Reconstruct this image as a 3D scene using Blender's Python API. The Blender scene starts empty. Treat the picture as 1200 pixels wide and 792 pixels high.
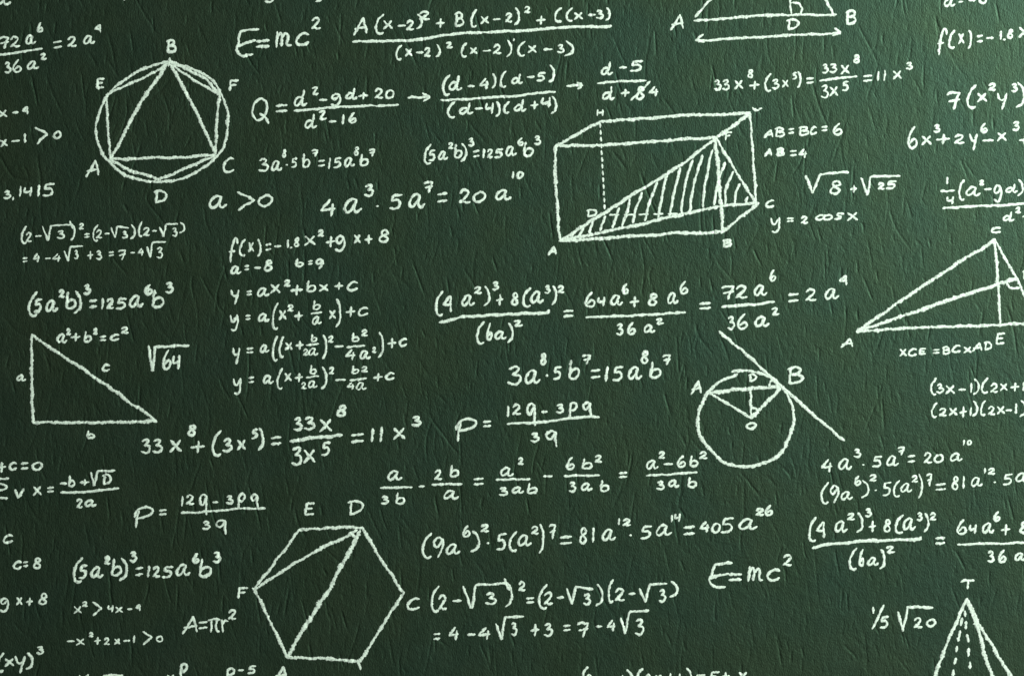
import bpy, math, random
import numpy as np

random.seed(7)
rng = np.random.default_rng(11)
sc = bpy.context.scene
col = sc.collection

# ------------------------------------------------------------------ camera, light, exposure
PX = 0.002                      # one photo pixel is 2 mm of board
Z0 = 1.60                       # height of the middle of the view
DIST = 3.4

cam_d = bpy.data.cameras.new("camera")
cam = bpy.data.objects.new("camera", cam_d)
col.objects.link(cam)
cam.location = (0.0, -DIST, Z0)
cam.rotation_euler = (math.radians(90), 0, 0)
cam_d.sensor_width = 36
cam_d.lens = 36 * DIST / 2.4
cam_d.clip_start = 0.05
cam_d.clip_end = 60
sc.camera = cam

world = bpy.data.worlds.new("World")
sc.world = world
world.use_nodes = True
bg = world.node_tree.nodes["Background"]
bg.inputs[0].default_value = (0.86, 1.0, 0.88, 1)
bg.inputs[1].default_value = 0.06

def area(name, loc, target, size, power, color):
    d = bpy.data.lights.new(name, 'AREA')
    d.shape = 'RECTANGLE'
    d.size, d.size_y = size
    d.energy = power
    d.color = color
    o = bpy.data.objects.new(name, d)
    col.objects.link(o)
    o.location = loc
    from mathutils import Vector
    v = Vector(target) - Vector(loc)
    o.rotation_euler = v.to_track_quat('-Z', 'Y').to_euler()
    return o

# an unseen area lamp to the right of and above the camera puts the sheen on the board
area("sheen_lamp", (2.9, -2.15, Z0 + 1.7), (0.25, 0, Z0 + .0), (1.0, 1.1), 72, (0.93, 1.0, 0.94))
# an added fill lamp, not a window, farther off on the same side rakes the whole board
area("far_fill_lamp", (12.0, -4.6, Z0 + 4.0), (-0.6, 0, Z0), (2.2, 2.2), 3650, (0.92, 1.0, 0.88))

sc.view_settings.view_transform = 'Standard'
sc.view_settings.look = 'None'
sc.view_settings.exposure = 0
sc.view_settings.gamma = 1

# ------------------------------------------------------------------ materials
def mat(name):
    m = bpy.data.materials.new(name)
    m.use_nodes = True
    nt = m.node_tree
    return m, nt, nt.nodes["Principled BSDF"]

def board_material():
    m, nt, b = mat("green_board_paint")
    N, Lk = nt.nodes, nt.links
    geo = N.new('ShaderNodeNewGeometry')
    mp = N.new('ShaderNodeMapping')
    Lk.new(geo.outputs['Position'], mp.inputs[0])
    mp.inputs['Scale'].default_value = (1, 1, .8)
    n1 = N.new('ShaderNodeTexNoise'); n1.inputs['Scale'].default_value = 3.2
    n1.inputs['Detail'].default_value = 5; n1.inputs['Roughness'].default_value = .6
    n2 = N.new('ShaderNodeTexNoise'); n2.inputs['Scale'].default_value = 14
    n2.inputs['Detail'].default_value = 4
    n3 = N.new('ShaderNodeTexNoise'); n3.inputs['Scale'].default_value = 190
    n3.inputs['Detail'].default_value = 3; n3.inputs['Roughness'].default_value = .6
    for n in (n1, n2, n3): Lk.new(mp.outputs[0], n.inputs['Vector'])
    r1 = N.new('ShaderNodeValToRGB')
    r1.color_ramp.elements[0].position = .36; r1.color_ramp.elements[0].color = (.0138, .0148, .0094, 1)
    r1.color_ramp.elements[1].position = .64; r1.color_ramp.elements[1].color = (.0116, .0146, .0106, 1)
    Lk.new(n1.outputs[0], r1.inputs[0])
    r2 = N.new('ShaderNodeValToRGB')
    r2.color_ramp.elements[0].position = .38; r2.color_ramp.elements[0].color = (.88, .88, .88, 1)
    r2.color_ramp.elements[1].position = .66; r2.color_ramp.elements[1].color = (1.12, 1.12, 1.12, 1)
    Lk.new(n2.outputs[0], r2.inputs[0])
    r3 = N.new('ShaderNodeValToRGB')
    r3.color_ramp.elements[0].position = .3; r3.color_ramp.elements[0].color = (.72, .72, .72, 1)
    r3.color_ramp.elements[1].position = .7; r3.color_ramp.elements[1].color = (1.3, 1.3, 1.3, 1)
    Lk.new(n3.outputs[0], r3.inputs[0])
    def mul(a, c):
        x = N.new('ShaderNodeMix'); x.data_type = 'RGBA'; x.blend_type = 'MULTIPLY'
        x.inputs[0].default_value = 1
        Lk.new(a, x.inputs[6]); Lk.new(c, x.inputs[7]); return x.outputs[2]
    c = mul(mul(r1.outputs[0], r2.outputs[0]), r3.outputs[0])
    Lk.new(c, b.inputs['Base Color'])
    # roughness varies a little, so the sheen is patchy
    rr = N.new('ShaderNodeMapRange'); rr.inputs['From Min'].default_value = .3; rr.inputs['From Max'].default_value = .7
    rr.inputs['To Min'].default_value = .595; rr.inputs['To Max'].default_value = .625
    Lk.new(n2.outputs[0], rr.inputs[0]); Lk.new(rr.outputs[0], b.inputs['Roughness'])
    b.inputs['Specular IOR Level'].default_value = .70
    # specular tint patches from olive green to teal
    r4 = N.new('ShaderNodeValToRGB')
    r4.color_ramp.elements[0].position = .38; r4.color_ramp.elements[0].color = (.46, 1.0, .59, 1)
    r4.color_ramp.elements[1].position = .66; r4.color_ramp.elements[1].color = (.40, 1.0, .70, 1)
    n5 = N.new('ShaderNodeTexNoise'); n5.inputs['Scale'].default_value = 5.5; n5.inputs['Detail'].default_value = 6
    Lk.new(geo.outputs['Position'], n5.inputs['Vector'])
    Lk.new(n5.outputs[0], r4.inputs[0])
    Lk.new(r4.outputs[0], b.inputs['Specular Tint'])
    # fine grain
    n4 = N.new('ShaderNodeTexNoise'); n4.inputs['Scale'].default_value = 330; n4.inputs['Detail'].default_value = 4
    mp2 = N.new('ShaderNodeMapping'); mp2.inputs['Scale'].default_value = (1, 1, .55)
    Lk.new(geo.outputs['Position'], mp2.inputs[0]); Lk.new(mp2.outputs[0], n4.inputs['Vector'])
    bp = N.new('ShaderNodeBump'); bp.inputs['Strength'].default_value = .9; bp.inputs['Distance'].default_value = .0012
    Lk.new(n4.outputs[0], bp.inputs['Height']); Lk.new(bp.outputs[0], b.inputs['Normal'])
    return m

def chalk_material(name, grain, colr):
    m, nt, b = mat(name)
    N, Lk = nt.nodes, nt.links
    geo = N.new('ShaderNodeNewGeometry')
    uv = N.new('ShaderNodeUVMap'); uv.uv_map = "stroke"
    sep = N.new('ShaderNodeSeparateXYZ'); Lk.new(uv.outputs[0], sep.inputs[0])
    n = N.new('ShaderNodeTexNoise'); n.inputs['Scale'].default_value = 300
    n.inputs['Detail'].default_value = 3; n.inputs['Roughness'].default_value = .65
    Lk.new(geo.outputs['Position'], n.inputs['Vector'])
    ab = N.new('ShaderNodeMath'); ab.operation = 'ABSOLUTE'; Lk.new(sep.outputs[1], ab.inputs[0])
    pw = N.new('ShaderNodeMath'); pw.operation = 'POWER'; pw.inputs[1].default_value = 3.0; Lk.new(ab.outputs[0], pw.inputs[0])
    ml = N.new('ShaderNodeMath'); ml.operation = 'MULTIPLY'; ml.inputs[1].default_value = .42; Lk.new(pw.outputs[0], ml.inputs[0])
    sb = N.new('ShaderNodeMath'); sb.operation = 'SUBTRACT'; Lk.new(n.outputs[0], sb.inputs[0]); Lk.new(ml.outputs[0], sb.inputs[1])
    mr = N.new('ShaderNodeMapRange'); mr.inputs['From Min'].default_value = grain - .11
    mr.inputs['From Max'].default_value = grain + .11; mr.clamp = True
    Lk.new(sb.outputs[0], mr.inputs[0]); Lk.new(mr.outputs[0], b.inputs['Alpha'])
    n2 = N.new('ShaderNodeTexNoise'); n2.inputs['Scale'].default_value = 160; n2.inputs['Detail'].default_value = 3
    Lk.new(geo.outputs['Position'], n2.inputs['Vector'])
    r = N.new('ShaderNodeValToRGB')
    r.color_ramp.elements[0].position = .34; r.color_ramp.elements[0].color = tuple(c * .78 for c in colr) + (1,)
    r.color_ramp.elements[1].position = .56; r.color_ramp.elements[1].color = colr + (1,)
    Lk.new(n2.outputs[0], r.inputs[0]); Lk.new(r.outputs[0], b.inputs['Base Color'])
    b.inputs['Roughness'].default_value = 1
    b.inputs['Specular IOR Level'].default_value = .1
    return m

M_BOARD = board_material()
M_TEXT = chalk_material("white_chalk", .30, (.84, .96, .87))
M_LINE = chalk_material("dragged_white_chalk", .34, (.84, .96, .87))

# ------------------------------------------------------------------ board relief (height in mm on a pixel grid)
SX, SY = 0.9, 1.45
GX0, GX1, GY0, GY1 = -48.0, 1248.0, -48.0, 840.0
gx = np.arange(GX0, GX1 + .01, SX)
gy = np.arange(GY0, GY1 + .01, SY)
NX, NY = len(gx), len(gy)

def filtered(sx, sy, seed):
    r = np.random.default_rng(seed)
    a = r.standard_normal((NY, NX))
    fy = np.fft.fftfreq(NY)[:, None]; fx = np.fft.fftfreq(NX)[None, :]
    k = np.exp(-2 * (math.pi ** 2) * ((sx / SX * fx) ** 2 + (sy / SY * fy) ** 2))
    o = np.real(np.fft.ifft2(np.fft.fft2(a) * k))
    return o / o.std()

H = .085 * filtered(1.15, 1.7, 1) + .06 * filtered(2.6, 4.0, 2) + .12 * filtered(22, 40, 3)
G = np.zeros((NY, NX))
DEEP = 1.8

def groove(pts, depth, sig):
    """cut a groove of gaussian section along pts, fading out at both ends"""
    p = np.array(pts)
    seg = np.hypot(*(p[1:] - p[:-1]).T)
    L = seg.sum()
    s = np.concatenate(([0], np.cumsum(seg)))
    q = np.arange(0, L, .7)
    if len(q) < 3: return
    X = np.interp(q, s, p[:, 0]); Y = np.interp(q, s, p[:, 1])
    fade = np.minimum(1, np.minimum(q, L - q) / (L * .22)) * depth * DEEP
    ix = np.round((X - GX0) / SX).astype(int); iy = np.round((Y - GY0) / SY).astype(int)
    for dx in range(-3, 4):
        for dy in range(-2, 3):
            jx, jy = ix + dx, iy + dy
            ok = (jx >= 0) & (jx < NX) & (jy >= 0) & (jy < NY)
            if not ok.any(): continue
            d2 = (GX0 + jx[ok] * SX - X[ok]) ** 2 + (GY0 + jy[ok] * SY - Y[ok]) ** 2
            np.maximum.at(G, (jy[ok], jx[ok]), fade[ok] * np.exp(-d2 / (2 * sig * sig)))

def crease(x, y, L, depth, sig):
    a = random.gauss(.03, .15) + (random.choice((-.32, .38)) if random.random() < .2 else 0)
    pts = [(x, y)]
    n = max(2, int(L / 9))
    da = random.gauss(0, .035)
    for i in range(n):
        a += da + random.gauss(0, .07)
        if random.random() < .04: da = -da; a += random.gauss(0, .35)
        x += math.sin(a) * L / n; y += math.cos(a) * L / n
        pts.append((x, y))
    groove(pts, depth, sig)

for i in range(2000):
    L = min(75, 10 + random.expovariate(1 / 16))
    crease(random.uniform(GX0, GX1), random.uniform(GY0 - 30, GY1), L,
           random.choice((.22, .3, .42, .6)) * random.uniform(.8, 1.2), random.uniform(.58, .85))
for i in range(4200):
    crease(random.uniform(GX0, GX1), random.uniform(GY0, GY1), random.uniform(3, 10),
           random.uniform(.12, .34), random.uniform(.6, .85))
for i in range(60):                                      # diagonal scratches
    x, y = random.uniform(GX0, GX1), random.uniform(GY0, GY1)
    L = random.uniform(12, 36); a = random.gauss(.5, .2)
    groove([(x, y), (x + L * math.sin(a) * .5 + 1, y + L * math.cos(a) * .5), (x + L * math.sin(a), y + L * math.cos(a))],
           random.uniform(.25, .5), .9)
H = H - G
# fade the relief out towards the rim of the dense area
wx = np.clip(np.minimum(gx - GX0, GX1 - gx) / 20, 0, 1); wy = np.clip(np.minimum(gy - GY0, GY1 - gy) / 20, 0, 1)
H *= wy[:, None] * wx[None, :]

def height(px, py):
    fx = np.clip((px - GX0) / SX, 0, NX - 1.001); fy = np.clip((py - GY0) / SY, 0, NY - 1.001)
    i = fx.astype(int); j = fy.astype(int); u = fx - i; v = fy - j
    h = (H[j, i] * (1 - u) * (1 - v) + H[j, i + 1] * u * (1 - v) + H[j + 1, i] * (1 - u) * v + H[j + 1, i + 1] * u * v)
    out = (px < GX0) | (px > GX1) | (py < GY0) | (py > GY1)
    return np.where(out, 0, h)

def board():
    ex = np.concatenate((np.arange(-500, GX0 - 10, 24), gx, np.arange(GX1 + 12, 1700, 24)))
    ey = np.concatenate((np.arange(-330, GY0 - 10, 24), gy, np.arange(GY1 + 12, 1130, 24)))
    nx, ny = len(ex), len(ey)
    XX, YY = np.meshgrid(ex, ey)
    hh = height(XX.ravel(), YY.ravel())
    co = np.empty((nx * ny, 3), np.float32)
    co[:, 0] = (XX.ravel() - 600) * PX
    co[:, 1] = -hh * .001
    co[:, 2] = Z0 + (396 - YY.ravel()) * PX
    j, i = np.meshgrid(np.arange(ny - 1), np.arange(nx - 1), indexing='ij')
    a = (j * nx + i).ravel()
    f = np.stack((a, a + nx, a + nx + 1, a + 1), 1)
    # the rim goes 18 mm back, and a back face closes the panel
    rim = np.concatenate((np.arange(nx), np.arange(1, ny) * nx + nx - 1,
                          (ny - 1) * nx + np.arange(nx - 2, -1, -1), np.arange(ny - 2, 0, -1) * nx))
    back = co[rim].copy(); back[:, 1] = .018
    base = nx * ny
    k = np.arange(len(rim)); k2 = (k + 1) % len(rim)
    side = np.stack((rim[k], rim[k2], base + k2, base + k), 1)
    co = np.concatenate((co, back))
    f = np.concatenate((f, side))
    nq = len(f); nb = len(rim)
    me = bpy.data.meshes.new("chalkboard")
    me.vertices.add(len(co)); me.vertices.foreach_set("co", co.ravel())
    me.loops.add(nq * 4 + nb); me.polygons.add(nq + 1)
    me.loops.foreach_set("vertex_index", np.concatenate((f.ravel(), base + k)).astype(np.int32))
    me.polygons.foreach_set("loop_start", (np.arange(nq + 1) * 4).astype(np.int32))
    me.polygons.foreach_set("use_smooth", np.concatenate((np.ones(nq - nb, bool), np.zeros(nb + 1, bool))))
    me.materials.append(M_BOARD)
    me.update(calc_edges=True)
    o = bpy.data.objects.new("chalkboard", me)
    col.objects.link(o)
    o["label"] = "dark green chalkboard with a crinkled surface, behind all the chalk writing"
    o["category"] = "chalkboard"
    return o
board()

# ------------------------------------------------------------------ handwriting
G_ = {}   # glyph: (part name, strokes in a unit box, y down); '!' = straight segments
def g(ch, name, spec):
    st = []
    for s in spec.split('|'):
        s = s.strip(); hard = s.startswith('!')
        p = [tuple(float(v) for v in q.split(',')) for q in s.lstrip('!').split()]
        st.append((hard, p))
    G_[ch] = (name, st)
g('a', 'letter_a', ".66,.08 .42,.01 .16,.26 .0,.70 .12,.99 .36,.86 .60,.42 .70,.08 | .70,.08 .58,.50 .60,.86 .76,.97 1,.74")
g('b', 'letter_b', "!.24,0 .12,.5 .06,.95 | .10,.72 .36,.50 .82,.46 .98,.70 .74,.94 .36,1 .06,.92")
g('c', 'letter_c', "1,.14 .66,.02 .24,.28 .02,.70 .22,.98 .62,.97 1,.76")
g('d', 'letter_d', ".66,.50 .36,.44 .06,.68 .08,.95 .36,.92 .66,.56 | .78,0 .70,.42 .62,.80 .74,.98 1,.84")
g('f', 'letter_f', ".96,.2 .9,.04 .66,.0 .42,.25 .26,.55 .12,1 | !0,.56 .62,.54")
g('g', 'letter_g', ".76,.08 .40,.0 .08,.2 .16,.44 .48,.42 .78,.12 | .78,.08 .86,.45 .70,.86 .36,1 .0,.88")
g('m', 'letter_m', "!.12,.0 .06,1 | .10,.42 .3,.06 .42,.22 .38,.92 | .42,.40 .64,.12 .78,.30 .76,.84 1,.88")
g('P1', 'letter_p', ".0,.5 .16,.14 .6,.0 1,.1 .92,.34 .5,.5 .1,.56 | .24,.2 .12,.6 .08,1")
g('p', 'letter_p', "!.2,.05 .12,.5 .1,1 | .12,.2 .5,0 .96,.08 .9,.34 .55,.5 .15,.5")
g('q', 'letter_q', ".82,.1 .45,0 .04,.2 .1,.46 .4,.5 .78,.14 | !.82,.06 .78,.5 .88,1")
g('r', 'letter_r', "!.1,0 .25,1 | .22,.35 .5,.05 1,.1")
g('pi', 'letter_pi', "0,.16 .4,.06 1,.1 | .28,.1 .22,1 | .72,.1 .68,.85 .9,.98")
g('s', 'letter_s', "1,.05 .45,.0 .3,.26 .68,.6 .55,.94 0,.98")
g('x', 'letter_x', "!.05,.02 .52,.5 1,.93 | !.92,.0 .5,.5 0,1")
g('y', 'letter_y', ".0,.0 .14,.3 .42,.44 .76,.36 | !1,.0 .78,.45 .5,1")
g('yc', 'letter_y', ".0,.04 .08,.34 .36,.44 .76,.12 | .86,.0 .88,.45 .76,.84 .42,1 .14,.94")
g('v', 'letter_v', "!0,.1 .32,1 1,0")
g('A', 'letter_a', "!0,1 .40,.48 .74,.0 | !.74,0 .86,.42 .98,.88 | !.1,.66 .98,.54")
g('B', 'letter_b', "!.22,.05 .12,.98 | .04,.14 .5,0 .88,.14 .74,.38 .28,.48 | .28,.48 .82,.5 1,.74 .7,.94 .1,1")
g('C', 'letter_c', "1,.06 .68,0 .22,.28 0,.7 .18,.98 .55,1 1,.85")
g('D', 'letter_d', "!.2,.08 .14,.98 | 0,.12 .45,.0 .9,.16 1,.45 .74,.8 .12,1")
g('E', 'letter_e', "!.16,.02 .0,.98 | !.14,.04 1,0 | !.06,.5 .76,.44 | !.0,.98 .92,.92")
g('Ec', 'letter_e', "!1,.0 .6,.02 .22,.08 .16,.3 .14,.5 .03,.7 .1,.9 .34,1 .74,.95 | !.86,.42 .5,.5 .06,.66")
g('F', 'letter_f', "!.12,0 .0,1 | !.1,.04 1,0 | !.06,.52 .72,.44")
g('H', 'letter_h', "!.1,0 .05,1 | !.95,0 .9,1 | !.1,.5 .9,.5")
g('T', 'letter_t', "0,.22 .3,.05 1,.04 | !.55,.05 .5,1")
g('Q', 'letter_q', ".55,.0 .14,.2 .0,.6 .25,.88 .6,.8 .88,.5 .86,.14 .55,0 | .46,.62 .8,.78 .95,1")
g('0', 'digit_zero', ".56,0 .14,.25 .0,.68 .3,1 .78,.84 1,.38 .8,.05 .56,0 .48,.03")
g('1', 'digit_one', "!.72,0 .55,.5 .3,1")
g('2', 'digit_two', ".04,.24 .36,.0 .8,.06 .82,.3 .42,.66 .0,.95 | 0,.95 .3,.86 .6,.98 1,.92")
g('2z', 'digit_two', ".0,.14 .5,.0 .78,.06 .6,.35 .1,.92 | !.1,.92 .6,.98 1,.86")
g('3', 'digit_three', ".12,.12 .5,.0 .84,.06 .72,.26 .36,.44 | .36,.44 .9,.5 1,.74 .6,1 0,.9")
g('4', 'digit_four', "!.66,.0 .0,.66 | !0,.66 .5,.62 1,.55 | !.86,.28 .74,1")
g('4u', 'digit_four', ".12,.05 .0,.52 .4,.56 .8,.42 | !.95,0 .78,1")
g('4c', 'digit_four', "!.74,.0 .0,.55 | .0,.55 .55,.58 .9,.5 | !.84,.0 .8,.5 .86,1")
g('5', 'digit_five', "!1,0 .28,.05 | !.28,.05 .14,.44 | .14,.44 .66,.4 .86,.68 .56,.97 0,1")
g('6', 'digit_six', ".74,0 .3,.3 .02,.72 .26,1 .78,.96 1,.72 .7,.54 .22,.78")
g('7', 'digit_seven', ".0,.14 .3,.03 1,.04 | .98,.04 .7,.5 .5,1 | !.14,.56 .96,.42")
g('8', 'digit_eight', ".9,.2 .66,.0 .3,.14 .38,.40 .86,.72 .52,1 .06,.86 .26,.52 .86,.28 .9,.14")
g('9', 'digit_nine', ".88,.12 .5,.0 .04,.2 .14,.46 .52,.44 .88,.12 | .94,.08 .86,.5 .42,1")
g('(', 'bracket', ".96,0 .36,.25 .04,.6 .16,.9 .56,1 .9,.94")
g(')', 'bracket', ".2,0 .78,.22 1,.55 .74,.84 .0,1")
g('+', 'plus_sign', "!0,.56 1,.44 | !.56,0 .48,1")
g('=', 'equals_sign', "!0,.14 1,.0 | !.0,1 1,.86")
g('-', 'minus_sign', "!0,.7 1,.3")
g('.', 'dot', "!0,.4 1,.6")
g(',', 'comma', "!.8,0 .2,1")
g("'", 'prime_mark', "!.8,0 .2,1")
g('>', 'greater_than_sign', "!0,0 .5,.22 1,.45 | !1,.45 .5,.7 .05,1")
g('/', 'slash', "!1,0 .5,.5 0,1")
g('arrow', 'arrow', "!0,.55 .5,.48 1,.46 | !.68,.0 1,.46 .72,1")
LINES = {'bar': ('fraction_bar', 1, 'text'), 'root': ('root_sign', 1, 'text'), 'line': ('line', 1, 'line'),
         'curve': ('curve', 0, 'line'), 'circle': ('circle', 0, 'line'), 'dash': ('dash', 1, 'text'), 'hatch': ('hatch_line', 0, 'text'),
         'mark': ('angle_mark', 0, 'text'), 'tarrow': ('arrow_head', 1, 'text')}

VIEW = {'P': (0, 0, 1), 'A1': (0, 0, 3.96), 'A2': (300, 0, 3.96), 'A3': (600, 0, 3.96), 'A4': (900, 0, 3.96),
        'B1': (0, 190, 3.96), 'B2': (250, 190, 3.96), 'B3': (500, 190, 3.96), 'B5': (640, 110, 3.96), 'B4': (900, 190, 3.96),
        'C1': (0, 370, 3.96), 'C2': (250, 330, 3.96), 'C3': (500, 310, 3.96), 'C6': (740, 310, 3.96), 'C4': (900, 370, 3.96),
        'C5': (700, 470, 3.96), 'D1': (0, 530, 3.96), 'D2': (0, 640, 5.21), 'D3': (250, 570, 3.567), 'D4': (420, 500, 3.96),
        'D5': (480, 640, 3.636), 'D6': (820, 570, 6.095), 'D7': (900, 540, 3.96), 'D8': (970, 640, 5.21),
        'E1': (0, 0, 2.857), 'E2': (1080, 0, 9.9), 'E3': (1080, 80, 6.6), 'E5': (60, 752, 4), 'E6': (660, 762, 4),
        'E7': (780, 0, 5.217), 'E8': (0, 540, 7.92)}

def V(v, x, y):
    ox, oy, f = VIEW[v]
    return (ox + x / f, oy + y / f)

def parse(code, w):
    """-> list of (part name, family, width, [ (hard, [(px,py)...]) ... ])  all in board pixels"""
    out = []; view = 'P'; toks = code.replace(';', ' ; ').split(); i = 0
    ww = w
    while i < len(toks):
        t = toks[i]; i += 1
        if t == ';': continue
        if t.startswith('@'): view = t[1:]; continue
        if t.startswith('~'): ww = float(t[1:]); continue
        nums = []
        most = 4 if t in G_ else 9999
        while i < len(toks) and len(nums) < most:
            try: nums.append(float(toks[i])); i += 1
            except ValueError: break
        if t in G_:
            x0, y0 = V(view, nums[0], nums[1]); x1, y1 = V(view, nums[2], nums[3])
            h = ww * .34
            def ins(a, b):
                s = 1 if b >= a else -1
                if abs(b - a) < 2 * h + .6:
                    m = (a + b) / 2; return m - .3 * s, m + .3 * s
                return a + h * s, b - h * s
            if t in '-+=': h *= .5
            if t != '-': x0, x1 = ins(x0, x1)
            if t in '-.': ya = (y0 + y1) / 2; y0, y1 = ya + .4, ya - .4
            elif t == '=': y0, y1 = y0 + h * .4, y1 - h * .4
            else: y0, y1 = ins(y0, y1)
            if t == '-': y0, y1 = y1, y0
            if t == '.': x0, x1 = (x0 + x1) / 2 - .8, (x0 + x1) / 2 + .8
            nm, st = G_[t]
            out.append((nm, 'text', ww, [(hd, [(x0 + u * (x1 - x0), y0 + v * (y1 - y0)) for u, v in p]) for hd, p in st]))
        else:
            nm, hard, fam = LINES[t]
            pts = [V(view, nums[k], nums[k + 1]) for k in range(0, len(nums), 2)]
            out.append((nm, fam, ww, [(bool(hard), pts)]))
    return out

def similarity(p1, q1, p2, q2):
    a = complex(*p2) - complex(*p1); b = complex(*q2) - complex(*q1)
    k = b / a; o = complex(*q1)
    c = complex(*p1)
    def f(p):
        z = (complex(*p) - c) * k + o
        return (z.real, z.imag)
    return f, abs(k)

def catmull(p, n=8):
    if len(p) < 3: return p
    P = [(2 * p[0][0] - p[1][0], 2 * p[0][1] - p[1][1])] + list(p) + [(2 * p[-1][0] - p[-2][0], 2 * p[-1][1] - p[-2][1])]
    out = []
    for i in range(1, len(P) - 2):
        a, b, c, d = (np.array(P[i + k]) for k in (-1, 0, 1, 2))
        for t in np.arange(n) / n:
            out.append(tuple(.5 * (2 * b + (c - a) * t + (2 * a - 5 * b + 4 * c - d) * t * t + (3 * b - a - 3 * c + d) * t ** 3)))
    out.append(p[-1])
    return out

def smooth_noise(n, corr, r):
    m = max(4, int(n / corr) + 4)
    k = r.standard_normal(m)
    x = np.linspace(0, m - 1.001, n)
    return np.interp(x, np.arange(m), k)

CROSS = np.array([-1, -.62, 0, .62, 1])
ZC = np.array([.02, .30, .42, .30, .02])        # millimetres of chalk on the board
_lift = [0]

def stroke_mesh(strokes, w, family, r):
    vs, fs, uvs = [], [], []; base = 0
    rough = 1.25 if family == 'text' else 2.0
    for hard, pts in strokes:
        c = np.array(pts if hard else catmull(pts), float)
        seg = np.hypot(*(c[1:] - c[:-1]).T)
        keep = np.concatenate(([True], seg > 1e-6)); c = c[keep]
        if len(c) < 2: continue
        seg = np.hypot(*(c[1:] - c[:-1]).T); s = np.concatenate(([0], np.cumsum(seg))); L = s[-1]
        n = max(5, int(L / .85) + 1)
        q = np.linspace(0, L, n)
        X = np.interp(q, s, c[:, 0]); Y = np.interp(q, s, c[:, 1])
        # a hand never draws a corner quite sharp
        for _ in range(2 if hard else 1):
            X[1:-1] = (X[:-2] + 2 * X[1:-1] + X[2:]) / 4; Y[1:-1] = (Y[:-2] + 2 * Y[1:-1] + Y[2:]) / 4
        tx = np.gradient(X); ty = np.gradient(Y); tl = np.hypot(tx, ty) + 1e-9
        nx_, ny_ = -ty / tl, tx / tl
        env = np.minimum(1, np.minimum(q, L - q) / 4) if L > 10 else np.full(n, .3)
        wob = (.26 * smooth_noise(n, 9, r) + (.5 if L > 60 else .1) * smooth_noise(n, 30, r)) * env
        X = X + nx_ * wob; Y = Y + ny_ * wob
        hw = w / 2 * (1 + .15 * smooth_noise(n, 6, r))
        l = hw * (1 + .10 * rough * smooth_noise(n, 2.2, r)) + .10 * rough * smooth_noise(n, 3.5, r)
        rr = hw * (1 + .10 * rough * smooth_noise(n, 2.2, r)) + .10 * rough * smooth_noise(n, 3.5, r)
        # rounded ends
        cap = np.sqrt(np.clip(1 - np.clip(1 - (np.minimum(q, L - q) + .12) / (w * .42), 0, 1) ** 2, .02, 1))
        l = np.clip(l, .4, None) * cap; rr = np.clip(rr, .4, None) * cap
        # the round end reaches a little past the centreline's end
        ext = w * .22
        X[0] -= tx[0] / tl[0] * ext; Y[0] -= ty[0] / tl[0] * ext
        X[-1] += tx[-1] / tl[-1] * ext; Y[-1] += ty[-1] / tl[-1] * ext
        off = np.where(CROSS[None, :] < 0, l[:, None], rr[:, None]) * CROSS[None, :]
        VX = X[:, None] + nx_[:, None] * off; VY = Y[:, None] + ny_[:, None] * off
        _lift[0] = (_lift[0] + 1) % 9
        hz = height(VX.ravel(), VY.ravel()) + .16 + .018 * _lift[0] + np.tile(ZC, n) * np.repeat(cap, 5)
        vs.append(np.stack(((VX.ravel() - 600) * PX, -hz * .001, Z0 + (396 - VY.ravel()) * PX), 1))
        uvs.append(np.stack((np.repeat(q, 5), np.tile(CROSS, n)), 1))
        i, k = np.meshgrid(np.arange(n - 1), np.arange(4), indexing='ij')
        a = (base + i * 5 + k).ravel()
        fs.append(np.stack((a, a + 1, a + 6, a + 5), 1))
        base += n * 5
    return np.concatenate(vs), np.concatenate(fs), np.concatenate(uvs)

def link_mesh(name, v, f, uv, m, parent, origin):
    me = bpy.data.meshes.new(name)
    v = v - np.array(origin)
    me.from_pydata([tuple(x) for x in v.tolist()], [], f.tolist())
    ul = me.uv_layers.new(name="stroke")
    ul.data.foreach_set("uv", uv[f.ravel()].astype(np.float32).ravel())
    me.polygons.foreach_set("use_smooth", np.ones(len(f), bool))
    me.materials.append(m)
    # faces look away from the board
    if me.polygons and me.polygons[0].normal.y > 0: me.flip_normals()
    o = bpy.data.objects.new(name, me)
    col.objects.link(o)
    if parent: o.parent = parent
    return o

def writing(name, label, category, group, parts, tf=None, scale=1.0, w_add=0.0):
    """one piece of chalk writing or drawing: an empty on the board with one mesh per sign or line"""
    r = np.random.default_rng(abs(hash(label)) % 1 + len(label) * 131 + sum(map(ord, label)))
    xs, ys = [], []
    P = []
    for nm, fam, w, st in parts:
        st2 = [(hd, [tf(p) if tf else p for p in pts]) for hd, pts in st]
        P.append((nm, fam, max(1.6, w * (scale ** .6) * (.97 if fam == 'text' else 1.02)) + w_add, st2))
        for hd, pts in st2:
            xs += [p[0] for p in pts]; ys += [p[1] for p in pts]
    # signs wholly outside the view are left out
    def inside(st):
        return any(-14 < p[0] < 1214 and -14 < p[1] < 806 for hd, pts in st for p in pts) or \
               (len(st) == 1 and len(st[0][1]) >= 2 and min(p[0] for p in st[0][1]) < 1200 and max(p[0] for p in st[0][1]) > 0
                and min(p[1] for p in st[0][1]) < 792 and max(p[1] for p in st[0][1]) > 0)
    P = [p for p in P if inside(p[3])]
    cx = (max(0, min(xs)) + min(1200, max(xs))) / 2; cy = min(792, max(ys))
    root = bpy.data.objects.new(name, None)
    root.empty_display_size = .02
    org = ((cx - 600) * PX, 0.0, Z0 + (396 - cy) * PX)
    root.location = org
    col.objects.link(root)
    root["label"] = label; root["category"] = category
    if group: root["group"] = group
    for nm, fam, w, st in P:
        v, f, uv = stroke_mesh(st, w, fam, r)
        link_mesh(nm, v, f, uv, M_TEXT if fam == 'text' else M_LINE, root, org)
    return root

W = 3.5
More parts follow.
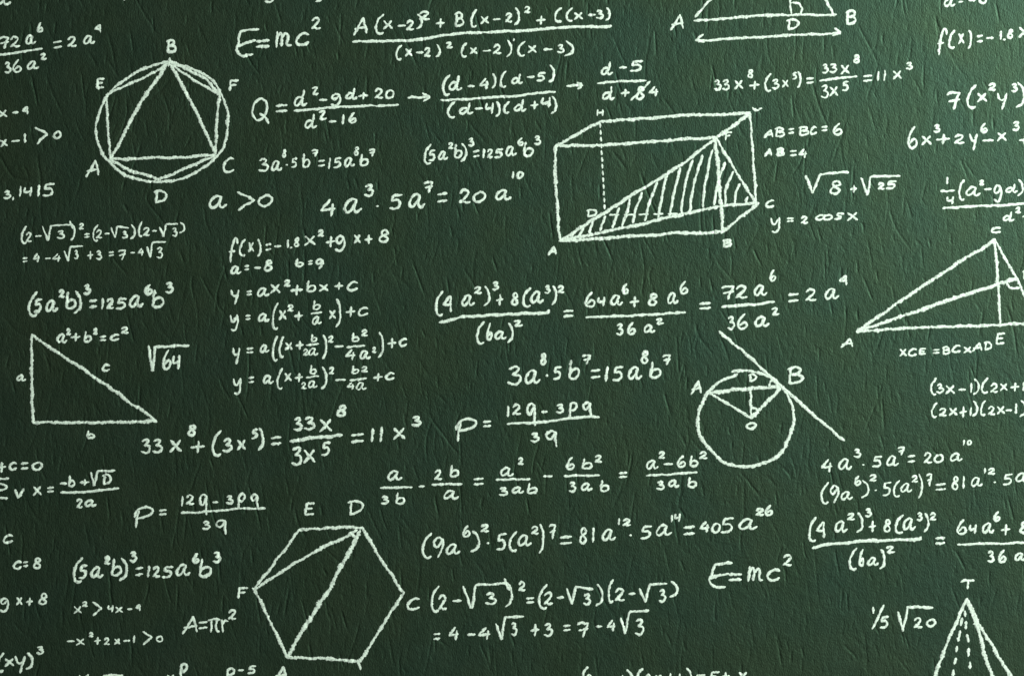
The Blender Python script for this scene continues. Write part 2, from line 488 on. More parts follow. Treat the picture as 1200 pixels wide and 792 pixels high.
# ---- templates traced on the photograph
T = {}
T['sum'] = parse("""@A2 ~3.3 A 450 80 518 168; ( 550 65 598 163; x 588 95 635 140; - 660 118 692 124; 2 695 95 735 145; ) 742 65 772 138;
 2 755 52 808 97; + 835 88 875 130; B 918 55 965 128; ( 993 43 1028 130; x 1040 75 1082 115; - 1102 88 1132 94; 2 1155 60 1190 108
 @A3 ) 8 35 38 120; 2 55 28 88 65; + 112 75 155 115; ( 195 35 235 108; ( 248 35 285 105; x 285 58 330 95; - 355 68 385 74; 3 388 45 425 92; ) 432 35 458 100
 @A2 ~4.0 bar 450 195 620 192 760 182 900 163 1050 152 1190 147 1400 133 1648 122
 ~3.3 ( 645 208 680 283; x 690 225 727 265; - 745 242 775 248; 2 778 220 812 268; ) 832 205 858 268; 2z 880 195 915 228; ( 948 198 982 270;
 x 990 220 1028 255; - 1055 235 1088 240; 2 1098 208 1140 255; ) 1160 185 1188 268; ' 1190 178 1202 194
 @A3 ( 22 190 65 265; x 72 210 115 250; - 148 228 185 234; 3 208 205 242 250; ) 240 188 288 265""", W)
T['emc'] = parse("@A1 ~3.9 Ec 1088 132 1205 265 @A2 = 0 188 62 220; m 85 145 168 225; c 180 150 248 215; ~3.4 2 255 80 302 140", W)
T['qd'] = parse("""@A2 ~3.5 Q -22 452 66 578; = 92 488 145 520; d 172 415 240 497; 2z 258 402 292 445; - 295 462 328 468; g 345 432 402 497;
 d 412 408 472 465; + 475 430 520 462; 2 548 410 592 462; 0 598 415 642 462; bar 178 515 400 500 660 488; d 222 528 285 600;
 2z 290 512 330 560; - 340 562 370 568; 1 395 530 412 580; 6 428 520 468 575; arrow 702 430 810 475; ( 862 345 905 448; d 890 350 958 425;
 - 985 398 1012 404; 4 1035 362 1082 418; ) 1092 340 1115 413; ( 1130 328 1165 410; d 1182 342 1240 395
 @A3 - 72 355 102 362; 5 112 335 158 380; ) 168 300 200 385 @A2 bar 858 465 1000 462 1200 446 1388 428
 ( 885 470 928 552; d 938 475 1010 535; - 1018 502 1050 508; 4u 1062 475 1105 532; ) 1110 470 1135 545; ( 1145 470 1180 530
 @A3 d 5 460 68 520; + 85 470 122 508; 4u 135 450 182 502; ) 178 445 210 532; arrow 250 380 332 418; d 410 285 470 352;
 - 500 312 530 318; 5 545 280 610 335; bar 397 388 520 378 622 375; d 415 400 478 468; + 505 415 545 450; 8 570 400 620 465;
 / 548 375 645 470; 4 632 400 680 450""", W)
T['3a8'] = parse("""@C3 ~3.7 3 372 470 440 560; a 455 485 530 555; 8 525 410 558 468; . 550 508 566 522; 5 585 470 628 535; b 655 440 712 535;
 7 720 415 765 465; = 762 488 805 525; 1 820 470 850 545; 5 860 470 915 540; a 932 470 1002 535; 8 992 398 1032 462; b 1030 448 1092 530;
 7 1092 415 1135 468""", W)
T['5a2'] = parse("""@B1 ~3.9 ( 128 598 178 720; 5 155 632 198 700; a 210 638 272 695; 2 270 590 302 632; b 300 600 355 685; ) 340 595 380 705;
 3 385 565 420 618; = 415 640 450 675; 1 465 628 485 685; 2 492 630 530 685; 5 535 628 590 685; a 598 615 668 675; 6 670 565 708 615;
 b 700 590 765 678; 3 765 555 805 612""", W)
T['4a3'] = parse("""@B2 ~3.8 4 495 170 568 255; a 605 165 692 238; 3 698 103 745 162; . 750 195 772 215; 5 815 148 880 220; a 905 145 985 215;
 7 975 88 1022 145; = 1040 145 1085 185 @B3 2 148 125 205 195; 0 212 135 275 190; a 315 125 395 180; 1 393 42 408 80; 0 418 42 450 80""", W)
T['ineq1'] = parse("@D2 ~2.9 x 448 362 500 412; 2 500 332 538 370; > 562 335 625 425; 4u 655 355 695 402; x 702 365 752 408; - 780 378 805 385; 4c 825 350 862 395", W)
T['ineq2'] = parse("@D2 ~2.9 - 412 575 452 582; x 462 560 518 605; 2 540 522 572 555; + 575 552 615 598; 2 632 555 672 602; x 695 560 735 600; - 755 572 790 578; 1 808 540 828 590; > 868 515 932 602; 0 952 542 998 585", W)
T['root3'] = parse("""@D5 ~3.5 ( 88 165 130 282; 2 120 205 160 272; - 185 228 220 235; root 228 170 262 262 282 165 410 158; mark 405 138 412 160 425 185; 3 320 195 370 250; ) 405 150 440 260;
 2 462 148 495 192; = 497 218 530 240; ( 547 158 590 270; 2 570 192 612 250; - 630 215 655 220; root 670 180 692 245 708 172 780 182;
 3 738 200 772 250; ) 790 158 825 255; ( 842 138 872 242; 2 872 178 918 235; - 935 198 960 204; root 980 180 1005 238 1022 160 1095 158;
 3 1060 180 1092 240; ) 1105 145 1145 218
 = 102 370 130 395; 4 165 340 210 400; - 248 372 278 378; 4 290 342 345 398; root 368 330 392 395 405 302 485 298; 3 430 320 458 382;
 + 515 330 552 382; 3 570 325 608 385; = 655 335 685 358; 7 712 320 765 388; - 795 338 818 343; 4 838 310 878 362;
 root 900 305 918 372 935 278 1018 272; 3 958 305 1000 380""", W)
T['fx'] = parse("""@B2 ~3.4 f 70 350 118 468; ( 118 355 152 440; x 160 370 190 420; ) 202 355 222 440; = 243 380 268 408; - 285 388 312 394;
 1 338 358 352 400; . 355 392 366 402; 8 370 348 402 395; x 420 340 475 390; 2 482 315 515 348; + 522 345 565 395; g 562 340 620 418;
 x 650 335 685 380; + 702 338 738 380; 8 765 312 818 375""", W)
T['a8'] = parse("@B2 ~3.4 a 78 480 132 522; = 145 480 165 500; - 192 488 218 493; 8 232 452 278 508", W)
T['b9'] = parse("@B2 ~3.4 b 378 445 420 488; = 440 458 460 474; 9 472 448 515 498", W)
T['t72'] = parse("""@C6 ~3.6 7 415 95 480 165; 2 480 95 540 160; a 568 92 632 148; 6 637 22 672 80; ~4 bar 420 197 520 188 662 173; ~3.6 3 443 238 480 305;
 6 488 225 542 302; a 570 238 642 290; 2z 648 198 688 238; = 728 135 775 172; 2 805 110 860 172; a 895 108 965 162; 4c 962 48 1006 98""", W)
T['big'] = parse("""@C3 ~3.5 ( 38 120 80 242; 4c 72 142 122 222; a 160 138 225 195; 2 218 100 258 138; ) 262 98 295 195; 3 302 78 335 122; + 322 138 355 190;
 8 388 128 428 192; ( 442 105 488 200; a 480 120 545 182; 3 545 95 575 138; ) 578 97 605 190; 2 605 95 640 135
 ~4.5 bar 60 268 160 245 300 232 480 225 560 225 567 212 ~3.5 ( 228 262 272 372; 6 275 268 305 352; a 315 305 372 350; ) 372 268 402 365;
 2z 402 255 448 290; = 635 213 680 242; 6 732 125 782 200; 4u 790 148 830 195; a 852 138 912 192; 6 905 85 938 138; + 942 148 985 198;
 8 1025 132 1075 192; a 1115 128 1170 185; bar 740 245 1000 235 1200 222; 3 878 272 912 330; 6 928 265 970 328; a 1005 278 1062 320;
 2z 1062 248 1102 280 @C6 6 222 75 262 138; = 315 178 368 205""", W) + T['t72']
T['33x'] = parse("""@C1 ~3.9 3 652 568 700 640; 3 705 568 755 640; x 785 572 845 635; 8 868 502 915 560; + 885 580 950 635; ( 982 528 1032 652;
 3 1030 568 1078 635; x 1097 572 1142 625 @C2 5 175 680 208 732; ) 205 675 235 785; = 268 720 315 754; 3 370 628 412 695; 3 418 625 470 690;
 x 490 635 552 700; 8 570 570 622 628; ~4.6 bar 357 740 450 725 597 712 ~3.9 @P 3 341 523 354 546; x 355 526 370 543; 5 376 517 388 534
 @C2 = 640 706 697 744; 1 726 678 748 745; 1 765 670 792 745; x 832 675 892 735; 3 918 622 965 672""", W)
T['pq'] = parse("""@C3 ~3.6 P1 132 710 232 822; = 262 726 298 752; 1 370 652 384 708; 2 395 645 440 700; q 462 640 512 750; - 535 680 558 685;
 3 598 645 638 692; p 655 635 700 715; q 720 635 772 708; bar 375 740 600 725 660 712 800 708 @D4 3 797 25 840 72; q 865 15 930 95""", W)
T['ab'] = parse("""@D4 ~3.3 a 135 200 205 250; bar 103 283 248 280; 3 103 318 142 362; b 168 302 218 360; - 282 278 305 274; 2 350 198 390 248; b 420 175 468 235;
 bar 342 268 480 265; a 392 292 468 338; = 535 238 580 268; a 655 185 722 232; 2 738 140 768 178; bar 640 245 795 242; 3 650 278 692 322;
 a 710 275 770 310; b 778 258 832 312; - 860 230 898 228; 6 962 138 1005 200; b 1032 145 1088 198; 2 1095 128 1132 168;
 bar 955 228 1118 224; 3 975 252 1010 305; a 1032 258 1088 298; b 1118 245 1165 302 @C5 = 100 330 138 353; a 225 270 285 318;
 2 282 232 315 268; - 310 290 348 293; 6 368 250 412 308; b 425 250 470 305; 2 470 232 512 270; bar 228 345 340 338 462 330;
 3 272 368 312 412; a 328 362 382 402; b 415 350 462 402""", W)
T['9a6'] = parse("""@D4 ~3.4 ( 292 488 345 612; 9 345 508 400 608; a 405 540 475 592; 6 480 455 520 512; ) 518 480 565 582; 2 565 450 608 490; . 590 530 612 548;
 5 638 492 690 572; ( 695 482 740 580; a 738 498 805 555; 2 800 458 838 500; ) 835 448 862 588; 7 882 448 918 522; = 935 508 990 542;
 8 1020 465 1065 545; 1 1080 465 1098 538 @C5 a 20 590 88 648; 1 93 540 107 575; 2 115 542 158 580; . 145 615 162 628; 5 198 575 255 640;
 a 268 570 348 625; 1 338 525 352 562; 4u 355 518 388 560; ~4.2 = 400 580 452 618; ~3.6 4 472 555 522 610; 0 528 562 572 612; 5 570 538 635 612;
 a 655 542 745 598; 2 732 495 775 532; 6 775 478 815 532""", W)

EQ = "chalk formula"
def once(key_or_parts, label, group=None, name='formula', cat=EQ):
    parts = T[key_or_parts] if isinstance(key_or_parts, str) else key_or_parts
    return writing(name, label, cat, group, parts)
def again(key, label, p1, q1, p2, q2, group=None, name='formula'):
    tf, s = similarity(p1, q1, p2, q2)
    return writing(name, label, EQ, group, T[key], tf, s)

# ---- formulas
once('sum', "long fraction A(x-2)² + B(x-2)² over (x-2)², in the top row of writing")
once('emc', "chalk E=mc² near the upper edge, before the long A(x-2)² fraction", "E=mc² formulas")
again('emc', "chalk E=mc² under the power 405a, by the lower fraction over (6a)²", V('A1', 1146, 198), V('D6', 146, 631), V('A2', 278, 110), V('D6', 625, 525), "E=mc² formulas")
once('qd', "fraction chain starting with Q and joined by arrows, ending in a crossed-out digit")
once('3a8', "large 3a⁸·5b⁷=15a⁸b⁷, directly above the p fraction 12q-3pq in the middle", "3a⁸·5b⁷ formulas")
again('3a8', "small 3a⁸·5b⁷=15a⁸b⁷ under the fraction that starts with Q", V('C3', 541, 439), V('A2', 130, 712), V('C3', 1113, 442), V('A2', 538, 710), "3a⁸·5b⁷ formulas")
once('5a2', "(5a²b)³=125a⁶b³ just above the triangle with sides a, b and c", "(5a²b)³ formulas")
again('5a2', "(5a²b)³=125a⁶b³ beside the letter F of the hexagon", V('B1', 153, 659), V('D1', 362, 545), V('B1', 785, 583), V('D1', 1006, 485), "(5a²b)³ formulas")
again('5a2', "smallest (5a²b)³=125a⁶b³, between the (d-4)(d+4) fraction and 20a¹⁰", V('B1', 153, 659), V('A2', 797, 717), V('B1', 785, 583), V('A3', 117, 652), "(5a²b)³ formulas")
once('4a3', "large 4a³·5a⁷=20a¹⁰ between a>0 and the shaded prism", "4a³·5a⁷ formulas")
again('4a3', "smaller 4a³·5a⁷=20a¹⁰ below the end of the tangent line", V('B2', 531, 212), V('C4', 272, 694), V('B3', 434, 61), V('C4', 933, 588), "4a³·5a⁷ formulas")
once('ineq1', "small inequality x²>4x-4 under the lowest (5a²b)³ formula", "x² inequalities")
again('ineq1', "cut-off end of an inequality, x-4, at the edge beside circle letter A", V('D2', 727, 387), V('A1', 12, 530), V('D2', 843, 372), V('A1', 117, 513), "x² inequalities")
once('ineq2', "small inequality -x²+2x-1>0 above the bottom edge, below x²>4x-4", "-x²+2x-1>0 inequalities")
again('ineq2', "cut-off inequality x-1>0 at the edge, between x-4 and 3,1415", V('D2', 818, 565), V('A1', 115, 642), V('D2', 975, 563), V('A1', 266, 627), "-x²+2x-1>0 inequalities")
once('root3', "large two-line expansion of (2-√3)² beside hexagon letter C", "(2-√3)² expansions")
again('root3', "small two-line expansion of (2-√3)² under 3,1415", V('D5', 109, 223), V('B1', 111, 338), V('D5', 1125, 182), V('B1', 845, 305), "(2-√3)² expansions")
once('fx', "whole f(x)=-1.8x²+gx+8, first line of the block of function lines", "f(x) formulas")
again('fx', "f(x) formula cut off by the edge, near the top corner above 7(x²y³)", V('B2', 94, 409), V('E2', 240, 490), V('B2', 298, 391), V('E2', 790, 445), "f(x) formulas")
again('fx', "cut-off end gx+8 at the edge, between c=8 and (xy) to a power", V('B2', 591, 379), V('D2', 28, 357), V('B2', 791, 343), V('D2', 262, 320), "f(x) formulas")
once('a8', "small a=-8 below f(x) in the block of function lines", "a=-8 notes")
once('b9', "small b=9 beside a=-8, below f(x) in the function block")
again('a8', "a=-8 cut by the upper edge, above the cut-off f(x)", (276.5, 316.5), (1112.8, 3.2), (314.4, 311.2), (1152.2, -1.8), "a=-8 notes")
once('big', "long equation from (4a²)³+8(a³)² over (6a)² to 2a⁴, under the shaded prism", "(4a²)³ fraction equations")
again('big', "second (4a²)³+8(a³)² over (6a)², beside the lower E=mc² and cut off", V('C3', 59, 181), V('D7', 207, 317), V('C3', 757, 162), V('D7', 898, 305), "(4a²)³ fraction equations")
again('t72', "72a⁶ over 36a² equal to 2a⁴, cut by the edge beside circle letter E", V('C6', 654, 51), V('A1', 184, 128), V('C6', 984, 73), V('A1', 455, 134), None)
once('33x', "large 33x⁸+(3x⁵) equation ending in 11x³, under the triangle with sides a b c", "33x⁸ equations")
again('33x', "small 33x⁸+(3x⁵) equation ending in 11x³, under the arrowed top triangle", V('C1', 676, 604), V('A3', 953, 396), V('C2', 941, 647), V('A4', 655, 308), "33x⁸ equations")
once('pq', "larger p=(12q-3pq)/3q between 3a⁸·5b⁷ and the row of ab fractions", "p=(12q-3pq)/3q formulas")
again('pq', "smaller p=(12q-3pq)/3q beside -b+√D over 2a, above hexagon letter F", V('C3', 181, 766), V('D1', 665, 300), V('D4', 897, 55), V('D1', 1028, 345), "p=(12q-3pq)/3q formulas")
once('ab', "row of fractions a/3b - 2b/a up to (a²-6b²)/3ab")
once('9a6', "whole line (9a⁶)²·5(a²)⁷ ending in 405a²⁶", "(9a⁶)² formulas")
again('9a6', "(9a⁶)²·5(a²)⁷=81a¹²·5a cut off by the edge, under the smaller 20a¹⁰", V('D4', 318, 550), V('D7', 263, 148), V('C5', 226, 607), V('D7', 1112, 85), "(9a⁶)² formulas")
once(parse("@B1 ~3.3 3 15 132 52 174; , 54 160 67 180; 1 84 110 103 162; 4u 108 114 152 162; 1 168 104 189 162; 5 195 98 255 160", W), "the number 3,1415 at the edge under x-1>0")
once(parse("@B2 ~3.9 a -22 152 66 218; > 108 135 195 228; 0 205 150 278 208", W), "large a>0 between circle letter D and 4a³·5a⁷")
once(parse("@B2 ~3.4 y 78 590 122 662; = 155 598 178 616; a 202 580 262 625; x 262 565 312 612; 2 325 545 360 580; + 358 570 415 618; b 428 548 478 605; x 488 565 535 602; + 562 558 602 592; c 618 550 672 600", W), "line y=ax²+bx+c, under a=-8 and b=9", "lines of the y= block")
once(parse("@B2 ~3.4 yc 75 705 120 785; = 150 711 172 730; a 205 700 262 742; ( 268 650 305 780; x 302 685 340 735; 2 342 660 375 695; + 375 692 415 735; ~2.9 b 458 640 498 688; bar 455 703 502 697; a 458 712 504 755; ~3.3 x 535 685 570 730; ) 565 632 592 768; + 615 670 658 718; c 668 670 720 715", W), "line y=a(x²+b/a x)+c, under y=ax²+bx+c", "lines of the y= block")
once(parse("@C2 ~3.3 y 88 305 125 385; = 155 308 185 330; a 215 290 262 332; ( 272 250 302 372; ( 302 252 330 355; x 330 280 368 320; + 382 275 418 315; ~2.8 b 450 243 482 282; bar 432 295 488 288; 2 415 312 440 345; a 440 305 488 345; ~3.2 ) 503 245 528 360; 2 530 250 560 285; - 565 302 602 298; b 638 235 680 282; 2 685 222 718 255; bar 620 305 702 297; 4 610 312 660 365; a 675 318 732 362; ~2.8 2 735 302 758 332; ~3.3 ) 762 232 792 355; + 808 262 848 308; c 860 260 900 302", W), "line y=a((x+b/2a)²-b²/4a²)+c with double brackets", "lines of the y= block")
once(parse("@C2 ~3.3 yc 90 445 135 525; = 162 443 188 467; a 228 432 282 475; ( 292 398 325 502; x 328 422 365 465; + 378 425 415 465; ~2.8 b 445 385 480 430; bar 432 445 488 438; 2 405 465 435 500; a 438 458 484 495; ~3.2 ) 498 392 528 500; 2 535 395 562 432; - 568 460 612 452; b 638 388 678 430; 2 685 390 718 422; bar 635 458 710 448; ~2.8 4 618 465 655 502; a 660 465 712 505; ~3.3 + 742 425 785 462; c 795 418 842 458", W), "lowest line of the y= block, y=a(x+b/2a)²-b²/4a+c", "lines of the y= block")
once(parse("@C1 ~3.2 a 262 82 314 128; 2 305 58 332 92; + 328 80 372 118; b 385 70 428 125; 2 430 58 455 90; = 462 95 492 115; c 508 82 555 118; 2 560 50 598 85", W), "small a²+b²=c² along the triangle's sloping side")
once(parse("@C1 ~3.7 root 690 140 708 262 716 143 800 142 876 138; 6 752 155 795 250; 4u 798 180 838 250", W), "square root of 64 beside the triangle's letter c")
once(parse("@E8 ~3.6 + -30 10 55 105; c 78 5 160 92; = 195 16 262 74; 0 290 5 395 88", W), "+c=0 cut off by the edge, under the triangle's letter b")
once(parse("@E8 ~3.2 bar -40 168 80 160 D -60 205 70 285; bar -80 345 68 345 ~3.6 v 130 250 230 355; x 302 230 388 325; = 440 243 498 287; - 562 212 615 205; b 625 130 700 245; + 742 170 828 225; root 845 108 870 228 908 95 1065 88 D 945 115 1038 225; bar 565 292 750 285 1100 252; 2 705 345 770 440; a 785 355 900 428", W), "quadratic solution x=-b+√D over 2a, at the edge")
once(parse("@D1 ~3.2 c 10 378 62 422", W), "single letter c at the edge, above c=8")
once(parse("@D1 ~3.4 c 60 500 102 542; = 108 506 130 528; 8 150 485 195 542", W), "small c=8 beside the bracket of the lowest (5a²b)³")
once(parse("@P ~3.1 A 213 721 232 743; = 233 728 243 736; pi 243 723 259 741; r 258 725 268 741; 2 267 714 277 726", W), "circle area A=πr² beside the lower side of the hexagon")
once(parse("@D2 ~3.7 ( -25 645 30 770; x 25 680 88 735; y 88 665 158 775; ) 155 645 205 752; ~3.2 3 220 605 270 658", W), "(xy) to a power in the bottom corner, under gx+8")
once(parse("@B5 ~3.1 A 1008 165 1055 208 @A4 B 28 590 78 638; = 95 598 120 620; B 138 585 190 632; c 192 585 228 628; = 248 588 275 608; 6 298 570 345 628", W), "note AB=BC=6 beside the upright edge of the prism")
once(parse("@A4 ~3.2 A -20 688 20 730; B 35 685 78 728; 8 38 690 76 724; = 102 700 132 724; 4 140 690 182 735", W), "short note of two letters =4, right under AB=BC=6")
once(parse("@B4 ~4 root 175 65 205 145 240 55 372 48 ~3.7 8 282 85 345 152; + 382 108 412 142; ~3.4 root 432 75 460 155 475 68 612 65; 2 508 95 542 130; 5 545 85 598 128", W), "sum of roots √8+√25 above y=2cosx")
once(parse("@B4 ~3.2 yc 10 255 62 330; = 88 260 118 276; 2 150 250 188 288; c 218 242 262 272; 0 255 242 300 272; s 305 235 355 270; x 365 232 418 275", W), "y=2cosx beside prism letter C, under the roots")
once(parse("@E3 ~3.7 7 190 180 305 325; ( 345 125 430 318; x 425 190 508 268; 2 512 115 578 180; y 580 190 665 325; 3 690 115 742 190; ) 725 105 800 310", W), "7(x²y³) cut by the edge under the cut-off f(x)")
once(parse("@A4 ~3.6 6 645 585 695 692 @E3 x -5 520 78 600; 3 88 435 145 502; + 112 510 218 590; 2 248 510 335 590; y 365 505 435 640; 6 448 422 510 502; - 475 570 552 550; x 580 495 660 570; 3 700 410 758 490; + 755 520 840 590", W), "6x³+2y⁶-x³ cut off by the edge, under 7(x²y³)")
once(parse("@B4 ~3.2 1 823 68 838 105; bar 802 135 865 132 4u 825 158 865 198; ( 882 80 915 182; a 915 112 988 160; 2 978 82 1005 110; - 1005 128 1035 124; g 1045 105 1090 188; d 1098 100 1160 145; ) 1155 78 1185 160; ~3.8 bar 812 215 1000 203 1230 193 ~3.3 d 1085 228 1145 278; 2 1145 208 1175 240; - 1182 255 1205 252", W), "¼(a²-gd) over d², cut by the edge above triangle letter C")
once(parse("@C4 ~3.0 x 608 152 645 190; C 648 150 692 188; E 698 148 735 182; = 765 156 795 174; B 805 142 848 180; C 852 135 895 172; x 905 142 945 175; A 945 122 995 168; D 1000 118 1040 162", W), "small note xCE=BCxAD under the base of the large thin triangle")
once(parse("@C4 ~3.2 ( 752 285 785 372; 3 778 315 815 360; x 822 320 868 365; - 885 345 915 340; 1 935 310 950 358; ) 950 290 982 368; ( 988 285 1025 362; 2 1030 312 1068 358; x 1075 312 1112 350; + 1125 310 1165 350; 1 1178 305 1192 350; ) 1200 280 1230 360", W), "(3x-1)(2x+1), upper of the two cut-off product lines", "two-bracket products")
once(parse("@C4 ~3.2 ( 755 400 788 475; 2 792 425 830 468; x 838 425 880 465; + 888 420 922 472; 1 932 422 948 465; ) 945 392 975 468; ( 982 390 1012 465; 2 1018 418 1055 462; x 1060 418 1100 458; - 1105 440 1130 436; 1 1143 405 1157 455; ) 1165 390 1200 470", W), "(2x+1)(2x-1), lower of the two cut-off product lines", "two-bracket products")
once(parse("@D8 ~3.5 1 270 365 284 412; / 265 352 348 508; 5 315 422 375 500; ~3.9 root 428 400 458 518 488 368 560 368 640 372 ~3.5 2 522 430 580 500; 0 598 440 662 492", W), "⅕√20 written beside the pyramid with apex T")
once(parse("@E6 ~3.3 ( 85 72 120 170; 2 108 108 135 160; x 155 118 190 160; - 210 132 245 130; 1 270 112 284 160; ) 290 85 325 160; ( 340 80 378 165; 2 385 108 415 155; x 430 112 465 150; + 480 105 520 150; 1 538 105 552 150; ) 570 78 605 165; = 625 113 665 130; 5 680 95 735 160; + 740 100 780 140; x 820 98 865 140", W), "bracketed product cut through by the lower edge, only its tops showing")
once(parse("@E5 ~3.2 v 128 148 178 200; bar 245 156 335 155", W), "sliver of a cut-off formula on the lower edge, under -x²+2x-1>0")
once(parse("@E5 ~3.6 x 540 150 580 195; ~3.8 p 598 95 642 178", W), "letter P raised over the lower edge, before p-5")
once(parse("@E5 ~3.5 p 815 120 862 185; - 878 133 900 130; 5 918 108 962 150", W), "small p-5 on the lower edge beside hexagon letter A")
once(parse("@E1 ~3.4 a -20 -18 38 20", W), "letter a cut by the upper edge above 72a⁶")
once(parse("@E1 ~3.2 3 885 -28 918 12; ) 1055 -30 1078 9", W), "cut-off digit and bracket ends on the upper edge above E=mc²")
once(parse("@E1 ~2.6 , 410 -14 426 5", W), "tiny chalk tail on the upper edge before E=mc²", None, 'chalk_tick', 'chalk mark')

# ---- drawings
DR = "chalk drawing"
def drawing(name, label, code, w):
    return writing(name, label, DR, None, parse(code, w))
drawing('circle_drawing', "circle with an inscribed five-pointed polygon and triangle, lettered A to F",
 """@A1 ~3.9 circle 785 288 720 302 660 325 590 368 525 415 485 460 462 520 445 600 465 690 510 757 580 812 660 836 740 842 820 834 880 812 975 757 1030 700 1050 640 1058 540 1045 480 1020 430 970 362 880 315 785 288
 ~3.6 line 785 292 690 350 495 440 line 495 440 500 580 512 740 ~5 line 775 300 650 480 600 570 512 740 ~4.6 line 790 300 880 460 940 580 1000 715
 ~4.4 line 790 292 960 365 1020 440 ~3.6 line 800 305 900 375 1018 440 ~4 line 1018 440 1008 560 1000 712 line 512 740 760 735 1000 722 ~4.2 line 512 742 600 790 740 835 line 1000 724 880 775 740 835
 ~4 line 788 272 782 308
 ~3.6 B 768 182 820 248; E 445 362 487 415; F 1062 370 1110 425; A 395 742 462 825; C 1032 730 1088 804; D 712 880 775 947""", 4)
drawing('right_triangle_drawing', "right-angled triangle with its sides lettered a, b and c",
 """@C1 ~4.3 line 150 88 145 300 155 497 line 155 497 400 495 725 490 line 725 492 630 415 400 258 148 88
 ~3.2 a 75 272 122 305; b 398 530 442 572; ~3.5 c 468 222 512 260""", 4)
drawing('hexagon_drawing', "hexagon with two diagonals meeting at its letter D",
 """@D3 ~4.6 line 362 180 480 172 622 172 ~3.9 line 172 430 270 300 362 178 ~4.2 line 172 430 360 308 600 182 ~4.4 line 622 170 710 320 795 442
 line 797 442 700 590 655 665 605 735 ~4.4 line 308 714 440 717 605 730 ~4.2 line 172 430 240 570 308 712 ~5.6 line 612 185 500 400 400 560 308 712
 ~3.4 mark 575 190 590 208 605 212 ~4 line 603 725 615 762 ~5 line 165 425 180 440
 ~3.5 E 380 65 425 122; D 560 55 628 120; F 100 418 147 468; C 808 462 864 515; A 252 748 310 815""", 4)
drawing('tangent_circle_drawing', "circle touched at B by a long slanting line, with two radii to O",
 """@C6 ~4.6 circle 490 508 430 530 392 558 355 595 318 665 307 724 318 785 347 834 422 909 475 930 532 934 600 928 662 899 705 855 732 804 754 724 748 670 737 634 712 582
 ~4 curve 467 498 550 492 630 515 705 575 ~4.4 line 408 310 520 405 690 560 840 690 986 815 ~5.4 line 355 595 480 580 690 565
 ~4 line 360 595 440 640 555 712 ~4.6 line 692 572 620 645 555 712 ~4 line 550 575 553 640 555 712 ~3.2 mark 558 665 575 668 590 688 mark 640 562 645 540 665 533
 ~3.4 A 272 535 327 605; D 540 505 584 545; ~4 B 718 470 798 555; ~3.4 0 530 730 582 765""", 4)
hatch = "".join(" hatch " + s for s in (
 "130 640 122 655 115 664", "172 620 165 640 152 656", "215 595 208 620 200 645", "275 570 262 600 250 635", "338 530 325 570 308 622", "388 490 375 550 352 612",
 "445 460 418 530 402 598", "515 412 480 500 458 588", "560 378 540 460 520 575", "622 345 595 450 572 565", "680 310 645 420 628 550",
 "725 285 690 400 665 548", "772 262 740 400 728 525", "830 320 795 420 780 515", "868 362 835 440 830 515", "898 420 880 460 875 508", "935 480 928 490 926 505"))
dv = "".join(" dash %g %g %g %g" % (250 + 22 * t, 140 + 410 * t, 250 + 22 * (t + .042), 140 + 410 * (t + .042)) for t in np.arange(0, .97, .0765))
dh = "".join(" dash %g %g %g %g" % (x, 563 - .02 * (x - 290), x + 42, 563 - .02 * (x - 248)) for x in range(295, 700, 68))
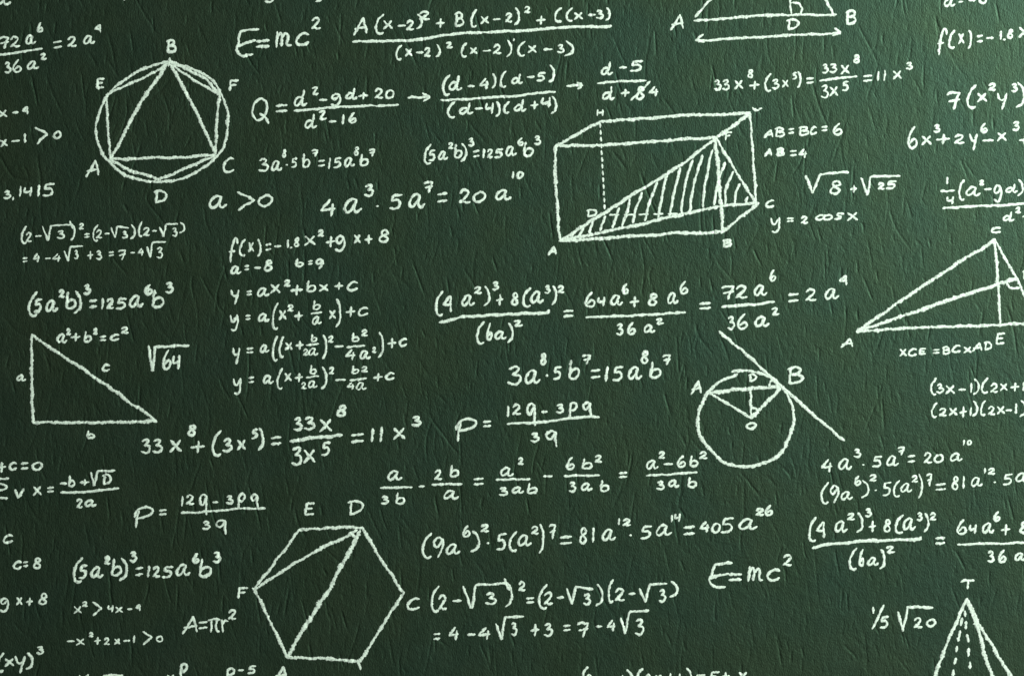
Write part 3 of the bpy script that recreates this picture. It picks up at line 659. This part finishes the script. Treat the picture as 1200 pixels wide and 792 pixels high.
drawing('prism_drawing', "box prism with dashed hidden edges and a hatched wedge inside",
 """@B5 ~4.4 line 45 243 150 185 250 130 line 250 130 600 105 945 88 ~4.6 line 45 240 250 238 400 230 785 202 ~5 line 785 205 870 148 945 90
 ~4.2 line 42 245 48 480 65 683 ~4.9 line 62 684 400 662 600 648 820 642 ~3.9 line 945 90 960 300 972 505 ~4.8 line 822 640 900 575 985 508 ~5 line 785 205 805 430 822 640
 ~4.4 line 65 682 250 565 450 440 640 320 785 208 ~4.6 line 68 682 300 635 500 590 660 552 820 522 985 508 ~4.2 line 788 208 880 360 972 502 ~3.8""" + hatch + " ~2.9" + dv + dh +
 " ~3.1 H 232 72 268 105; F 828 175 864 218; curve 958 65 975 78 1000 68 D 185 535 235 575; ~4 A 5 705 50 752; B 815 672 864 715; ~3.3 C 1015 490 1060 530", 4)
drawing('arrowed_triangle_drawing', "triangle cut by the upper edge, with a double-headed arrow under its base",
 """@E7 ~3.8 line 182 105 300 -36 680 -380 line 175 128 400 112 650 92 1042 90 line 768 85 755 -30 735 -300 ~4 line 1022 85 975 -10 860 -240 ~3.3 mark 775 18 810 22 832 50 825 80
 ~3.5 line 185 248 600 228 1068 200 tarrow 228 212 185 248 235 258 tarrow 1035 175 1068 200 1022 218 ~3.4 A 25 88 114 190; D 735 115 818 188; ~3.8 B 1095 62 1168 155""", 4)
drawing('wide_triangle_drawing', "large thin triangle with a height and a slanting inner line, cut by the edge",
 """@B4 ~4.7 line 412 785 730 570 900 458 1052 358 ~5 line 412 785 560 735 700 690 900 620 1155 540 ~4.2 line 412 786 740 765 1200 752 1300 750 ~4.2 line 1052 358 1065 560 1078 752
 ~3.4 line 1052 360 1110 460 1200 640 1258 750 ~3.2 mark 1108 562 1122 584 1165 584 ~3.5 C 1032 300 1082 332; ~3.6 D 1178 500 1225 545 @C4 ~3.4 A 335 102 397 150; E 1055 78 1102 135""", 4)
drawing('pyramid_drawing', "pyramid with apex T and dashed inner edges, cut by the lower edge",
 """@D8 ~3.3 T 808 200 898 262; ~4.6 line 850 318 760 510 655 800 600 940 ~5.4 line 850 320 905 460 1000 800 1030 900 ~4.8 line 852 320 920 470 1120 800 1180 900 ~3.6
 dash 838 395 840 425 dash 822 437 812 480 dash 845 458 842 500 dash 808 515 795 575 dash 850 538 858 580 dash 790 610 784 640 dash 860 622 858 668 dash 782 682 774 716 dash 868 706 868 742 dash 768 754 762 800""", 4)
